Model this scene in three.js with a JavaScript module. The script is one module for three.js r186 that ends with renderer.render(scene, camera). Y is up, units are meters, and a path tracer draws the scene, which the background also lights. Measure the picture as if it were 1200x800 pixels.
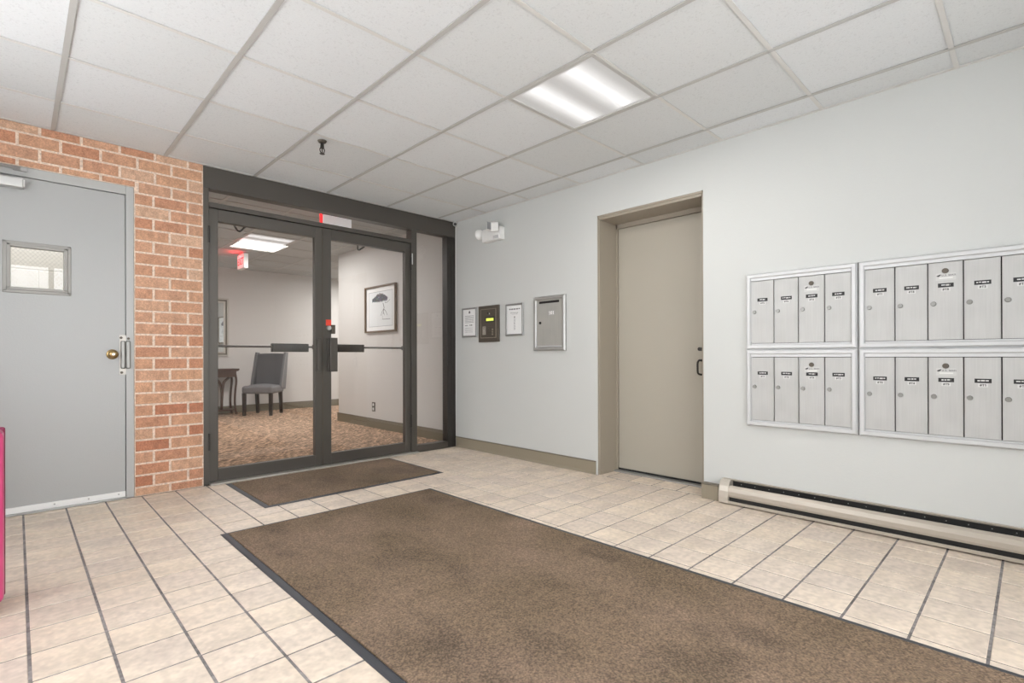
import * as THREE from 'three';
import { RoundedBoxGeometry } from 'three/addons/geometries/RoundedBoxGeometry.js';
import { mergeGeometries } from 'three/addons/utils/BufferGeometryUtils.js';
import { RectAreaLightUniformsLib } from 'three/addons/lights/RectAreaLightUniformsLib.js';

// ---------------------------------------------------------------- camera, daylight, lamps, exposure
RectAreaLightUniformsLib.init();
const scene = new THREE.Scene();
const camera = new THREE.PerspectiveCamera(67.73, 1.5, 0.05, 60);
camera.rotation.order = 'YXZ';
camera.position.set(-3.43493, 0.97947, 4.39966);
camera.rotation.set(0.00137, -0.7724, -0.00263);
camera.setViewOffset(1200, 800, 0, -16.485, 1200, 800);
const renderer = new THREE.WebGLRenderer({ antialias: true });
renderer.toneMapping = THREE.LinearToneMapping;
renderer.toneMappingExposure = 1.1;
renderer.shadowMap.enabled = true;
scene.background = new THREE.Color(0.97, 0.985, 1.0).multiplyScalar(5.4);   // overcast daylight beyond the entrance glazing

const LAMPS = {
  lobbyTroffer: 43, vestibule: 15, vestibuleRear: 9, corridor: 44, stair: 20,
};
function areaLamp(x, y, z, w, d, power, parent = scene) {
  const l = new THREE.RectAreaLight(0xfdfbf8, power, w, d);
  l.position.set(x, y, z); l.rotation.x = -Math.PI / 2; l.name = 'lamp_light';
  parent.add(l); return l;
}

// ---------------------------------------------------------------- helpers
let seed = 7;
const rnd = () => { seed = (seed * 1664525 + 1013904223) >>> 0; return seed / 4294967296; };
const rr = (a, b) => a + (b - a) * rnd();
const pick = (a) => a[Math.floor(rnd() * a.length)];
const used = new Map();
function numbered(name) {
  const n = used.get(name) ?? 0; used.set(name, n + 1);
  return n ? `${name}_${String(n).padStart(3, '0')}` : name;
}
const T = (g, x = 0, y = 0, z = 0, rx = 0, ry = 0, rz = 0) => {
  if (rx) g.rotateX(rx); if (ry) g.rotateY(ry); if (rz) g.rotateZ(rz);
  return g.translate(x, y, z);
};
const box = (x0, x1, y0, y1, z0, z1) => T(new THREE.BoxGeometry(Math.abs(x1 - x0), Math.abs(y1 - y0), Math.abs(z1 - z0)), (x0 + x1) / 2, (y0 + y1) / 2, (z0 + z1) / 2);
const rbox = (x0, x1, y0, y1, z0, z1, r = 0.003, s = 2) => {
  const w = Math.abs(x1 - x0), h = Math.abs(y1 - y0), d = Math.abs(z1 - z0);
  return T(new RoundedBoxGeometry(w, h, d, s, Math.min(r, w / 2.1, h / 2.1, d / 2.1)), (x0 + x1) / 2, (y0 + y1) / 2, (z0 + z1) / 2);
};
const cyl = (r0, r1, h, seg = 24) => new THREE.CylinderGeometry(r0, r1, h, seg);
function tube(pts, r, seg = 24, rad = 10) {
  return new THREE.TubeGeometry(new THREE.CatmullRomCurve3(pts.map((p) => new THREE.Vector3(...p))), seg, r, rad);
}
// a chamfered block whose front is +z: 20 triangles
function chamfer(w, h, d, b) {
  const P = [], x = w / 2, y = h / 2, q = (a, bb, c, dd) => P.push(...a, ...bb, ...c, ...a, ...c, ...dd);
  const o = [[-x, -y], [x, -y], [x, y], [-x, y]], i = [[-x + b, -y + b], [x - b, -y + b], [x - b, y - b], [-x + b, y - b]];
  q([...i[0], 0], [...i[1], 0], [...i[2], 0], [...i[3], 0]);
  for (let k = 0; k < 4; k++) {
    const n = (k + 1) % 4;
    q([...o[k], -b], [...o[n], -b], [...i[n], 0], [...i[k], 0]);
    q([...o[k], -d], [...o[n], -d], [...o[n], -b], [...o[k], -b]);
  }
  const g = new THREE.BufferGeometry();
  g.setAttribute('position', new THREE.Float32BufferAttribute(P, 3));
  g.computeVertexNormals();
  return g;
}
// uv in metres from the face direction
function metreUV(g, du = 0, dv = 0) {
  g = g.index ? g.toNonIndexed() : g;
  if (!g.attributes.normal) g.computeVertexNormals();
  const p = g.attributes.position, uv = new Float32Array(p.count * 2);
  const a = new THREE.Vector3(), b = new THREE.Vector3(), c = new THREE.Vector3();
  for (let i = 0; i < p.count; i += 3) {
    a.fromBufferAttribute(p, i); b.fromBufferAttribute(p, i + 1); c.fromBufferAttribute(p, i + 2);
    const n = b.clone().sub(a).cross(c.clone().sub(a)), ax = Math.abs(n.x), ay = Math.abs(n.y), az = Math.abs(n.z);
    [a, b, c].forEach((v, k) => {
      const [s, t] = ay >= ax && ay >= az ? [v.x, v.z] : ax >= az ? [v.z, v.y] : [v.x, v.y];
      uv[(i + k) * 2] = s + du; uv[(i + k) * 2 + 1] = t + dv;
    });
  }
  g.setAttribute('uv', new THREE.BufferAttribute(uv, 2));
  for (const k of Object.keys(g.attributes)) if (!['position', 'normal', 'uv'].includes(k)) g.deleteAttribute(k);
  return g;
}
function mesh(name, geos, mat, parent, keepUV = false) {
  geos = Array.isArray(geos) ? geos : [geos];
  const list = keepUV ? geos.map((g) => (g.index ? g.toNonIndexed() : g)) : geos.map((g) => metreUV(g));
  const m = new THREE.Mesh(list.length > 1 ? mergeGeometries(list) : list[0], mat);
  m.castShadow = m.receiveShadow = true;
  m.name = parent === scene ? numbered(name) : name;
  parent.add(m);
  return m;
}
// a top-level thing; its parts are given in world metres and moved to its base
function thing(name, label, category, o = [0, 0, 0], group) {
  const g = new THREE.Group(); g.name = numbered(name); g.position.set(...o); scene.add(g);
  g.userData = { label, category }; if (group) g.userData.group = group;
  return g;
}
function structure(name, label, o = [0, 0, 0]) {
  const g = new THREE.Group(); g.name = numbered(name); g.position.set(...o); scene.add(g);
  g.userData = { kind: 'structure' }; if (label) g.userData.label = label;
  return g;
}
function rootOf(t) { const p = new THREE.Vector3(); for (let k = t; k && k !== scene; k = k.parent) p.add(k.position); return p; }
function part(t, name, geos, mat, label, keepUV = false) {
  geos = (Array.isArray(geos) ? geos : [geos]).map((g) => (keepUV ? (g.index ? g.toNonIndexed() : g) : metreUV(g)));
  const o = rootOf(t); for (const g of geos) g.translate(-o.x, -o.y, -o.z);
  const m = mesh(name, geos, mat, t, true);
  if (label) m.userData.label = label;
  return m;
}
function solid(name, geos, mat, label) { const m = mesh(name, geos, mat, scene); m.userData = { kind: 'structure' }; if (label) m.userData.label = label; return m; }

// ---------------------------------------------------------------- procedural textures
function hash(x, y, s) { let h = Math.imul(x, 374761393) + Math.imul(y, 668265263) + Math.imul(s, 1274126177); h = Math.imul(h ^ (h >>> 13), 1103515245); return ((h ^ (h >>> 16)) >>> 0) / 4294967296; }
function vnoise(x, y, per, py, s) {           // value noise that repeats every per by py cells
  const xi = Math.floor(x), yi = Math.floor(y), fx = x - xi, fy = y - yi, u = fx * fx * (3 - 2 * fx), v = fy * fy * (3 - 2 * fy);
  const m = (a, n) => ((a % n) + n) % n, h = (a, b) => hash(m(a, per), m(b, py), s);
  return (h(xi, yi) * (1 - u) + h(xi + 1, yi) * u) * (1 - v) + (h(xi, yi + 1) * (1 - u) + h(xi + 1, yi + 1) * u) * v;
}
function fbm(u, v, fx, fy, oct, s) { let a = 0, w = 0.5, t = 0; for (let k = 0; k < oct; k++) { a += w * vnoise(u * fx, v * fy, fx, fy, s + k * 17); t += w; w *= 0.5; fx *= 2; fy *= 2; } return a / t; }
function dataTex(w, h, f, srgb, metresX = 1, metresY = metresX) {
  const d = new Uint8Array(w * h * 4);
  for (let j = 0; j < h; j++) for (let i = 0; i < w; i++) {
    const c = f(i / w, j / h, i, j), k = (j * w + i) * 4;
    if (typeof c === 'number') d[k] = d[k + 1] = d[k + 2] = Math.max(0, Math.min(255, c));
    else for (let q = 0; q < 3; q++) d[k + q] = Math.max(0, Math.min(255, c[q]));
    d[k + 3] = 255;
  }
  const t = new THREE.DataTexture(d, w, h); t.wrapS = t.wrapT = THREE.RepeatWrapping; t.magFilter = THREE.LinearFilter; t.minFilter = THREE.LinearMipmapLinearFilter; t.generateMipmaps = true;
  if (srgb) t.colorSpace = THREE.SRGBColorSpace;
  t.repeat.set(1 / metresX, 1 / metresY); t.needsUpdate = true;
  return t;
}
function canvasTex(w, h, draw) {
  const c = document.createElement('canvas'); c.width = w; c.height = h; draw(c.getContext('2d'), w, h);
  const t = new THREE.CanvasTexture(c); t.colorSpace = THREE.SRGBColorSpace; return t;
}
const std = (o) => new THREE.MeshStandardMaterial(o);
const phy = (o) => new THREE.MeshPhysicalMaterial(o);

const tileGrain = dataTex(512, 512, (u, v) => {
  const st = fbm(u, v, 3, 22, 4, 3), sp = fbm(u, v, 60, 60, 2, 9), big = fbm(u, v, 4, 4, 3, 21);
  const k = 1 + 0.1 * (st - 0.5) + 0.14 * (sp - 0.5) + 0.1 * (big - 0.5);
  return [222 * k, 207 * k, 191 * k * (1 - 0.03 * (big - 0.5))];
}, true, 1.0);
const tileBump = dataTex(256, 256, (u, v) => 255 * (0.6 * fbm(u, v, 40, 40, 2, 5) + 0.4 * fbm(u, v, 8, 8, 2, 6)), false, 0.5);
const groutTex = dataTex(256, 256, (u, v) => { const k = 92 + 70 * fbm(u, v, 40, 40, 3, 31) + 40 * (fbm(u, v, 4, 4, 2, 33) - 0.5); return [k * 1.02, k * 0.98, k * 0.97]; }, true, 0.6);
const brickGrain = dataTex(512, 512, (u, v) => { const k = 0.84 + 0.2 * fbm(u, v, 24, 16, 3, 41) + 0.24 * (fbm(u, v, 120, 120, 2, 43) - 0.5); return [236 * k, 229 * k, 222 * k]; }, true, 0.6);
const brickBump = dataTex(512, 512, (u, v) => 255 * (0.55 * fbm(u, v, 40, 60, 3, 47) + 0.45 * fbm(u, v, 150, 150, 1, 48)), false, 0.6);
const mortarTex = dataTex(256, 256, (u, v) => { const k = 0.85 + 0.3 * (fbm(u, v, 60, 60, 3, 51) - 0.35); return [244 * k, 222 * k, 203 * k]; }, true, 0.5);
const panelTex = dataTex(512, 512, (u, v) => { const f = fbm(u, v, 70, 70, 2, 61); const k = (f < 0.27 ? 0.965 : 1) * (0.99 + 0.02 * fbm(u, v, 160, 160, 1, 63)); return [226 * k, 229 * k, 231 * k]; }, true, 0.6);
const panelBump = dataTex(512, 512, (u, v) => 255 * Math.min(1, 0.4 + 1.2 * fbm(u, v, 70, 70, 2, 61)), false, 0.6);
const paintBump = dataTex(256, 256, (u, v) => 255 * fbm(u, v, 50, 50, 3, 71), false, 0.35);
const doorSmear = dataTex(512, 512, (u, v) => 120 + 70 * fbm(u, v, 6, 4, 4, 77), false, 1.1);
const brushed = dataTex(256, 256, (u, v) => { const k = 0.98 + 0.04 * fbm(u, v, 90, 3, 2, 81) + 0.05 * (fbm(u, v, 4, 4, 2, 83) - 0.5); return [222 * k, 221 * k, 217 * k]; }, true, 0.4);
const pileTex = dataTex(1024, 2048, (u, v) => {      // door mat pile: 2 m by 4 m of trodden brown nylon
  const g = fbm(u, v, 420, 840, 2, 91), big = fbm(u, v, 6, 12, 4, 93), st = fbm(u, v, 10, 14, 3, 95);
  const k = 0.74 + 0.62 * (g - 0.5) + 0.3 * big - (st > 0.58 ? 0.55 * (st - 0.58) : 0);
  return [133 * k, 112 * k, 91 * k * (1 - 0.12 * (0.5 - big))];
}, true, 2, 4);
const pileBump = dataTex(1024, 1024, (u, v) => 255 * fbm(u, v, 300, 300, 2, 97), false, 1.2);
const carpetTex = dataTex(1024, 1024, (u, v) => {
  const a = u + v, b = u - v, g = fbm(a / 2 + 0.5, b / 2 + 0.5, 110, 44, 2, 101), f = fbm(u, v, 130, 130, 2, 103);
  const k = 0.5 + 0.75 * g + 0.45 * (f - 0.5);
  return [194 * k, 161 * k, 134 * k];
}, true, 1.5);
const fabricTex = dataTex(256, 256, (u, v, i, j) => { const k = 0.9 + 0.14 * (((i >> 1) + (j >> 1)) % 2) * 0.5 + 0.12 * fbm(u, v, 60, 60, 2, 111); return [116 * k, 115 * k, 117 * k]; }, true, 0.12);
const woodTex = dataTex(256, 256, (u, v) => { const k = 0.7 + 0.55 * fbm(u, v, 3, 40, 3, 121); return [78 * k, 52 * k, 38 * k]; }, true, 0.5);

// ---------------------------------------------------------------- materials
const M = {
  wall: std({ color: 0xc7c9c7, roughness: 0.62, bumpMap: paintBump, bumpScale: 0.0004 }),
  lobbyWall: std({ color: 0xcfcdca, roughness: 0.7, bumpMap: paintBump, bumpScale: 0.0004 }),
  grout: std({ map: groutTex, roughness: 0.95 }),
  mortar: std({ map: mortarTex, roughness: 0.95, bumpMap: brickBump, bumpScale: 0.001 }),
  tee: std({ color: 0xbcbbb8, roughness: 0.5 }),
  angle: std({ color: 0xd9d8d5, roughness: 0.45 }),
  slab: std({ color: 0x9a9a98, roughness: 0.9 }),
  bronze: std({ color: 0x55514c, roughness: 0.38, metalness: 0.35 }),
  bronzeDark: std({ color: 0x363330, roughness: 0.4, metalness: 0.3 }),
  bronzePlate: std({ color: 0x595249, roughness: 0.42, metalness: 0.5 }),
  bronzeTrim: std({ color: 0x958b7c, roughness: 0.4, metalness: 0.6 }),
  glass: phy({ color: 0xffffff, transmission: 1, thickness: 0, roughness: 0.0, ior: 1.5 }),
  doorGrey: std({ color: 0xa9aaa9, roughness: 0.34, roughnessMap: null, bumpMap: paintBump, bumpScale: 0.0003 }),
  frameGrey: std({ color: 0xafb0ae, roughness: 0.38 }),
  lite: std({ color: 0x9b9994, roughness: 0.38 }),
  taupe: std({ color: 0xaaa497, roughness: 0.5, bumpMap: paintBump, bumpScale: 0.0003 }),
  taupeFrame: std({ color: 0x9d9486, roughness: 0.45 }),
  base: std({ color: 0x8f8675, roughness: 0.45 }),
  baseDark: std({ color: 0x6f675a, roughness: 0.5 }),
  baseLobby: std({ color: 0x77705f, roughness: 0.5 }),
  steel: std({ color: 0xc9c9c7, roughness: 0.32, metalness: 0.8 }),
  alu: std({ color: 0xd5d6d8, map: brushed, roughness: 0.5, metalness: 0.25 }),
  aluFrame: std({ color: 0xc9cacb, roughness: 0.42, metalness: 0.2 }),
  aluGrey: std({ color: 0xa9a9a7, roughness: 0.38, metalness: 0.6 }),
  white: std({ color: 0xe8e8e6, roughness: 0.45 }),
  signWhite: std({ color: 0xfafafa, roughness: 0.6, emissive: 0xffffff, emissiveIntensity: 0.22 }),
  lockGrey: std({ color: 0x8b8a86, roughness: 0.35, metalness: 0.6 }),
  noticeFrame: std({ color: 0x8c8c8b, roughness: 0.4, metalness: 0.5 }),
  dropDoor: std({ color: 0xc2c2bf, map: brushed, roughness: 0.5, metalness: 0.25 }),
  black: std({ color: 0x111111, roughness: 0.5 }),
  darkGap: std({ color: 0x1c1b1a, roughness: 0.8 }),
  brass: std({ color: 0xa98f62, roughness: 0.28, metalness: 0.9 }),
  rubber: std({ color: 0x3c3d42, roughness: 0.55 }),
  pile: std({ map: pileTex, roughness: 1, bumpMap: pileBump, bumpScale: 0.004 }),
  carpet: std({ map: carpetTex, roughness: 1, bumpMap: pileBump, bumpScale: 0.004 }),
  fabric: std({ map: fabricTex, roughness: 0.95 }),
  fabricDark: std({ color: 0x5d5c5e, roughness: 0.95 }),
  wood: std({ map: woodTex, roughness: 0.4 }),
  legWood: std({ color: 0x2a211c, roughness: 0.4 }),
  heater: std({ color: 0xb0a79b, roughness: 0.34, metalness: 0.25 }),
  heaterCap: std({ color: 0xc2bbb0, roughness: 0.35, metalness: 0.3 }),
  red: std({ color: 0xe8452f, roughness: 0.5 }),
  pink: phy({ color: 0xd2477f, roughness: 0.3, clearcoat: 0.4 }),
  pinkDark: std({ color: 0x7d1f45, roughness: 0.4 }),
  clear: phy({ color: 0xffffff, transmission: 1, thickness: 0, roughness: 0.15 }),
  mirror: std({ color: 0xd9dedd, roughness: 0.03, metalness: 1 }),
  silver: std({ color: 0xbdb9b2, roughness: 0.42, metalness: 0.5 }),
  pictureWood: std({ color: 0x6b5743, roughness: 0.5 }),
  block: std({ color: 0xe9e7e0, roughness: 0.7, bumpMap: brickBump, bumpScale: 0.001 }),
};
const tileTones = [[1, 1, 1], [0.97, 0.965, 0.955], [1.03, 1.025, 1.02], [0.985, 0.975, 0.96], [1.0, 0.992, 0.98]].map((c) => { const m = std({ map: tileGrain, roughness: 0.5, bumpMap: tileBump, bumpScale: 0.0008 }); m.color.setRGB(...c.map((v) => Math.min(1, v * 0.93))); return m; });
const brickTones = ['#e0b496', '#dbac90', '#e2ba9f', '#deb194', '#d7a488', '#e4c1a8', '#d59f82', '#ddb196', '#dfb59a', '#dcae92', '#cb8f73'].map((c) => std({ color: c, map: brickGrain, roughness: 0.9, bumpMap: brickBump, bumpScale: 0.0025 }));
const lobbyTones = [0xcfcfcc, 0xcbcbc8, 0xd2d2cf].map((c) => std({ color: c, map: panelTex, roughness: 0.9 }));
const panelTones = [0xffffff, 0xfafaf9, 0xf6f6f5].map((c) => std({ color: c, map: panelTex, roughness: 0.85, bumpMap: panelBump, bumpScale: 0.0004 }));

const H = 2.44, HL = 2.51, ZR = 5.35, XL = -4.3;

// ================================================================ STRUCTURE
// ---- floor of the entry with single tiles
const floor = structure('floor', 'beige square ceramic tile floor with dark grout');
part(floor, 'grout_bed', [box(XL - 0.2, 0.3, -0.15, -0.003, -0.1, ZR + 0.2)], M.grout);
{
  const P = 0.2013, X0 = -3.4056, Z0 = 4.09274, GAP = 0.0095, variants = [];
  for (let k = 0; k < 8; k++) variants.push(metreUV(T(chamfer(P - GAP, P - GAP, 0.012, 0.0018), 0, 0, 0, -Math.PI / 2), rr(0, 3), rr(0, 3)));
  const shown = [], rest = [];
  const hidden = (x0, x1, z0, z1) => (x0 > -2.26 && x1 < -0.88 && z0 > 0.08 && z1 < 0.9) || (x0 > -2.6 && x1 < -1.27 && z0 > 1.3);
  for (let i = -5; i < 18; i++) for (let j = -7; j < 22; j++) {
    const x0 = X0 + i * P, z1 = Z0 - j * P, z0 = z1 - P, x1 = x0 + P;
    const a = Math.max(x0, XL), b = Math.min(x1, 0), c = Math.max(z0, 0), d = Math.min(z1, ZR);
    if (b - a < 0.02 || d - c < 0.02 || hidden(x0, x1, z0, z1)) continue;
    const inView = (a > -3.85 && b <= 0.01 && d < 4.75) && !(b < -3.4 && c > 1.6) && (b > -3.0 || d < 3.3);
    (inView ? shown : rest).push([a, b, c, d]);
  }
  for (const z of [1.885, 1.97, 2.172, 2.374, 2.576, 2.79].slice(0, 5)) shown.push([0.0, 0.215, z, Math.min(2.79, z === 1.885 ? 1.97 : z + 0.202)]);
  const make = ([a, b, c, d]) => {
    const full = b - a > P - 0.002 && d - c > P - 0.002;
    const g = full ? variants[Math.floor(rnd() * 8)] : metreUV(T(chamfer(Math.max(0.01, b - a - GAP), Math.max(0.01, d - c - GAP), 0.012, 0.0018), 0, 0, 0, -Math.PI / 2), rr(0, 3), rr(0, 3));
    return [g, (a + b) / 2, rr(-0.0004, 0.0004), (c + d) / 2];
  };
  for (const s of shown) { const [g, x, y, z] = make(s); const m = new THREE.Mesh(g, pick(tileTones)); m.name = 'tile'; m.position.set(x, y, z); m.castShadow = m.receiveShadow = true; floor.add(m); }
  const r = rest.map((s) => { const [g, x, y, z] = make(s); return g.clone().translate(x, y, z); });
  const m = mesh('tile_field', r, tileTones[0], floor, true); m.userData.kind = 'stuff';
}

// ---- suspended ceiling of the entry: panels laid in a grid of tees
const ceiling = structure('ceiling', 'suspended ceiling of white square panels in a grey metal grid');
part(ceiling, 'soffit', [box(XL - 0.2, 0.3, H + 0.12, H + 0.2, -0.1, ZR + 0.2)], M.slab);
const CX = -3.26469, CZ = -1.299, CP = 0.604;
const cellHasLight = (x, z) => LIGHTS.some(([a, b]) => Math.abs(a - x) < 0.1 && Math.abs(b - z) < 0.1);
const LIGHTS = [[CX + 3.5 * 0.605, CZ + 6.5 * 0.60315], [CX + 0.5 * 0.605, CZ + 9.5 * 0.60315]];
function grid(parent, x0, x1, z0, z1, y, ox, oz, skip, tones = panelTones, teeMat = M.angle) {
  const xs = [x0], zs = [z0];
  for (let i = -12; i < 20; i++) { const x = ox + i * 0.605; if (x > x0 + 0.03 && x < x1 - 0.03) xs.push(x); }
  for (let j = -12; j < 20; j++) { const z = oz + j * 0.60315; if (z > z0 + 0.03 && z < z1 - 0.03) zs.push(z); }
  xs.push(x1); zs.push(z1);
  const geo = new Map(), get = (w, d) => { const k = w.toFixed(3) + d.toFixed(3); if (!geo.has(k)) geo.set(k, [0, 1, 2].map(() => metreUV(T(chamfer(w, d, 0.015, 0.002), 0, 0, 0, Math.PI / 2), rr(0, 2), rr(0, 2)))); return pick(geo.get(k)); };
  for (let i = 0; i + 1 < xs.length; i++) for (let j = 0; j + 1 < zs.length; j++) {
    const cx = (xs[i] + xs[i + 1]) / 2, cz = (zs[j] + zs[j + 1]) / 2;
    if (skip && skip(cx, cz)) continue;
    const m = new THREE.Mesh(get(xs[i + 1] - xs[i] - 0.009, zs[j + 1] - zs[j] - 0.009), pick(tones));
    m.name = 'ceiling_panel'; m.position.set(cx, y + 0.0045, cz); m.castShadow = m.receiveShadow = true; parent.add(m);
  }
  for (const x of xs.slice(1, -1)) part(parent, 'main_runner', [box(x - 0.012, x + 0.012, y - 0.002, y + 0.0015, z0, z1), box(x - 0.002, x + 0.002, y, y + 0.04, z0, z1)], M.tee);
  for (const z of zs.slice(1, -1)) for (let i = 0; i + 1 < xs.length; i++) part(parent, 'cross_tee', [box(xs[i] + (i ? 0.012 : 0), xs[i + 1] - 0.012, y - 0.0015, y + 0.0015, z - 0.0105, z + 0.0105), box(xs[i] + 0.012, xs[i + 1] - 0.012, y, y + 0.035, z - 0.002, z + 0.002)], teeMat);
  part(parent, 'wall_angle', [box(x0, x0 + 0.02, y - 0.002, y + 0.0018, z0, z1), box(x1 - 0.02, x1, y - 0.002, y + 0.0018, z0, z1), box(x0, x1, y - 0.002, y + 0.0018, z0, z0 + 0.02), box(x0, x1, y - 0.002, y + 0.0018, z1 - 0.02, z1)], M.angle);
}
grid(ceiling, XL, 0, 0, ZR, H, CX, CZ, cellHasLight);

// ---- right-hand wall with the recess of the taupe door
const D2 = { z0: 1.885, z1: 2.79, top: 2.135 };
const wallRight = solid('wall_right', [
  box(0, 0.3, 0, H + 0.12, -0.08, D2.z0), box(0, 0.3, 0, H + 0.12, D2.z1, ZR + 0.2), box(0, 0.3, D2.top, H + 0.12, D2.z0, D2.z1),
  box(0.31, 0.4, 0, H, D2.z0 - 0.2, D2.z1 + 0.2)], M.wall, 'pale grey painted wall with mailboxes and a recessed door');
// ---- left wall and the entrance wall behind the camera
const WR = [-4.05, -1.15], WL = [0.8, 3.4];      // glazed openings behind and left of the viewer
solid('wall_left', [box(XL - 0.2, XL, 0, H + 0.12, -1.6, WL[0]), box(XL - 0.2, XL, 0, H + 0.12, WL[1], ZR + 0.2), box(XL - 0.2, XL, 0, 0.75, WL[0], WL[1]), box(XL - 0.2, XL, 2.34, H + 0.12, WL[0], WL[1])], M.wall);
solid('wall_front', [box(XL - 0.2, 0.3, 0, 0.1, ZR, ZR + 0.2), box(XL - 0.2, 0.3, 2.34, H + 0.12, ZR, ZR + 0.2), box(XL - 0.2, WR[0], 0.1, 2.34, ZR, ZR + 0.2), box(WR[1], 0.3, 0.1, 2.34, ZR, ZR + 0.2)], M.wall);
function glazing(label, along, a, b, plane, y = 0.1) {           // a storefront of three lights in a bronze frame
  const w = structure('window_1', label, along === 'x' ? [(a + b) / 2, y, plane] : [plane, y, (a + b) / 2]);
  const bar = (u0, u1, y0, y1, t) => along === 'x' ? box(u0, u1, y0, y1, plane - t, plane + t) : box(plane - t, plane + t, y0, y1, u0, u1);
  const m = [0, 1, 2, 3].map((k) => a + 0.03 + (b - a - 0.06) * k / 3);
  part(w, 'window_frame', [...m.map((u) => bar(u - 0.03, u + 0.03, y, 2.34, 0.05)), bar(a, b, y, y + 0.08, 0.049), bar(a, b, 2.28, 2.34, 0.049)], M.bronze);
  for (let k = 0; k < 3; k++) part(w, 'pane', bar(m[k] + 0.03, m[k + 1] - 0.03, y + 0.08, 2.28, 0.003), M.glass);
}
glazing('entrance glazing behind the viewer', 'x', ...WR, ZR + 0.1);
glazing('side glazing left of the viewer', 'z', ...WL, XL - 0.1, 0.75);

// ---- brick wall
const D1 = { x0: -3.835, x1: -2.842, top: 2.172 };
const brickWall = structure('wall_back', 'orange brick wall with pale mortar around the grey door');
part(brickWall, 'mortar_bed', [box(XL - 0.2, D1.x0, 0, H + 0.12, -0.2, -0.0035), box(D1.x1, -2.418, 0, H + 0.12, -0.2, -0.0035), box(D1.x0, D1.x1, D1.top, H + 0.12, -0.2, -0.0035)], M.mortar);
{
  const pitch = 0.0829, j0 = 0.062, per = 0.2115, gap = 0.0135;
  for (let k = -1; k < 29; k++) {
    const y0 = Math.max(0.006, j0 + k * pitch + gap / 2), y1 = Math.min(H - 0.002, j0 + (k + 1) * pitch - gap / 2);
    if (y1 - y0 < 0.012) continue;
    const typeA = k % 2 === 0;       // the first full course has its joint row A
    const high = y0 > D1.top - 0.09;
    const joints = []; for (let i = -9; i < 4; i++) joints.push(high ? -2.518 + (typeA ? 0 : -0.103) + i * 0.2025 : (typeA ? -2.519 : -2.632) + i * per);
    for (let i = 0; i + 1 < joints.length; i++) {
      let a = joints[i] + gap / 2 + 0.001, b = joints[i + 1] - gap / 2 - 0.001;
      a = Math.max(a, XL); b = Math.min(b, -2.4205);
      const over = y0 > D1.top - 0.004, cutTop = !over && y1 > D1.top + 0.012;
      const pieces = [];
      if (over || a > D1.x1 || b < D1.x0) pieces.push([a, b, y0, y1]);
      else {
        if (b > D1.x1 + 0.03) pieces.push([D1.x1 + 0.004, b, y0, y1]);
        if (a < D1.x0 - 0.03) pieces.push([a, D1.x0 - 0.004, y0, y1]);
        if (cutTop) pieces.push([Math.max(a, D1.x0), Math.min(b, D1.x1 + 0.003), D1.top + 0.004, y1]);
      }
      for (const [p, q, r, s] of pieces) {
        if (q - p < 0.018 || s - r < 0.01 || q < -3.75) continue;
        const m = new THREE.Mesh(metreUV(chamfer(q - p, s - r, 0.03, 0.0022), rr(0, 3), rr(0, 3)), pick(brickTones));
        m.name = 'brick'; m.position.set((p + q) / 2, (r + s) / 2, rr(-0.0012, 0.0012)); m.rotation.y = rr(-0.004, 0.004); m.castShadow = m.receiveShadow = true;
        brickWall.add(m);
      }
    }
  }
}

// ---- small bright stair hall behind the grey door
solid('floor', [box(XL - 0.2, -2.6, -0.15, 0, -1.6, -0.2)], M.slab);
solid('ceiling', [box(XL - 0.2, -2.6, 2.56, 2.7, -1.6, -0.2)], M.white);
solid('wall_stair_side', [box(-2.6, -2.45, 0, 2.7, -1.6, -0.2)], M.block);
{
  const w = structure('wall_stair', 'white painted block wall behind the wired glass');
  part(w, 'mortar_bed', box(XL, -2.6, 0, 2.56, -1.6, -1.42), M.block);
  for (let r = 0; r < 12; r++) for (let i = -3; i < 3; i++) {
    const x0 = -3.305 + i * 0.4 + (r % 2 ? 0 : 0.2), y0 = 0.11 + r * 0.2;
    if (x0 < XL - 0.1 || x0 + 0.4 > -2.5) continue;
    const m = new THREE.Mesh(metreUV(chamfer(0.392, 0.192, 0.03, 0.003)), M.block); m.name = 'block'; m.position.set(x0 + 0.2, y0 + 0.1, -1.415); m.castShadow = m.receiveShadow = true; w.add(m);
  }
  const l = thing('ceiling_light', 'white ceiling lamp of the stair hall behind the grey door', 'light', [-3.4, 2.56, -0.8]);
  part(l, 'housing', rbox(-3.72, -3.08, 2.5, 2.56, -0.95, -0.65, 0.01), M.white);
  part(l, 'diffuser', rbox(-3.7, -3.1, 2.48, 2.5, -0.93, -0.67, 0.008), std({ color: 0xffffff, emissive: 0xffffff, emissiveIntensity: 1.5 }));
  areaLamp(-3.4, 2.475, -0.8, 0.6, 0.26, LAMPS.stair);
}

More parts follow.
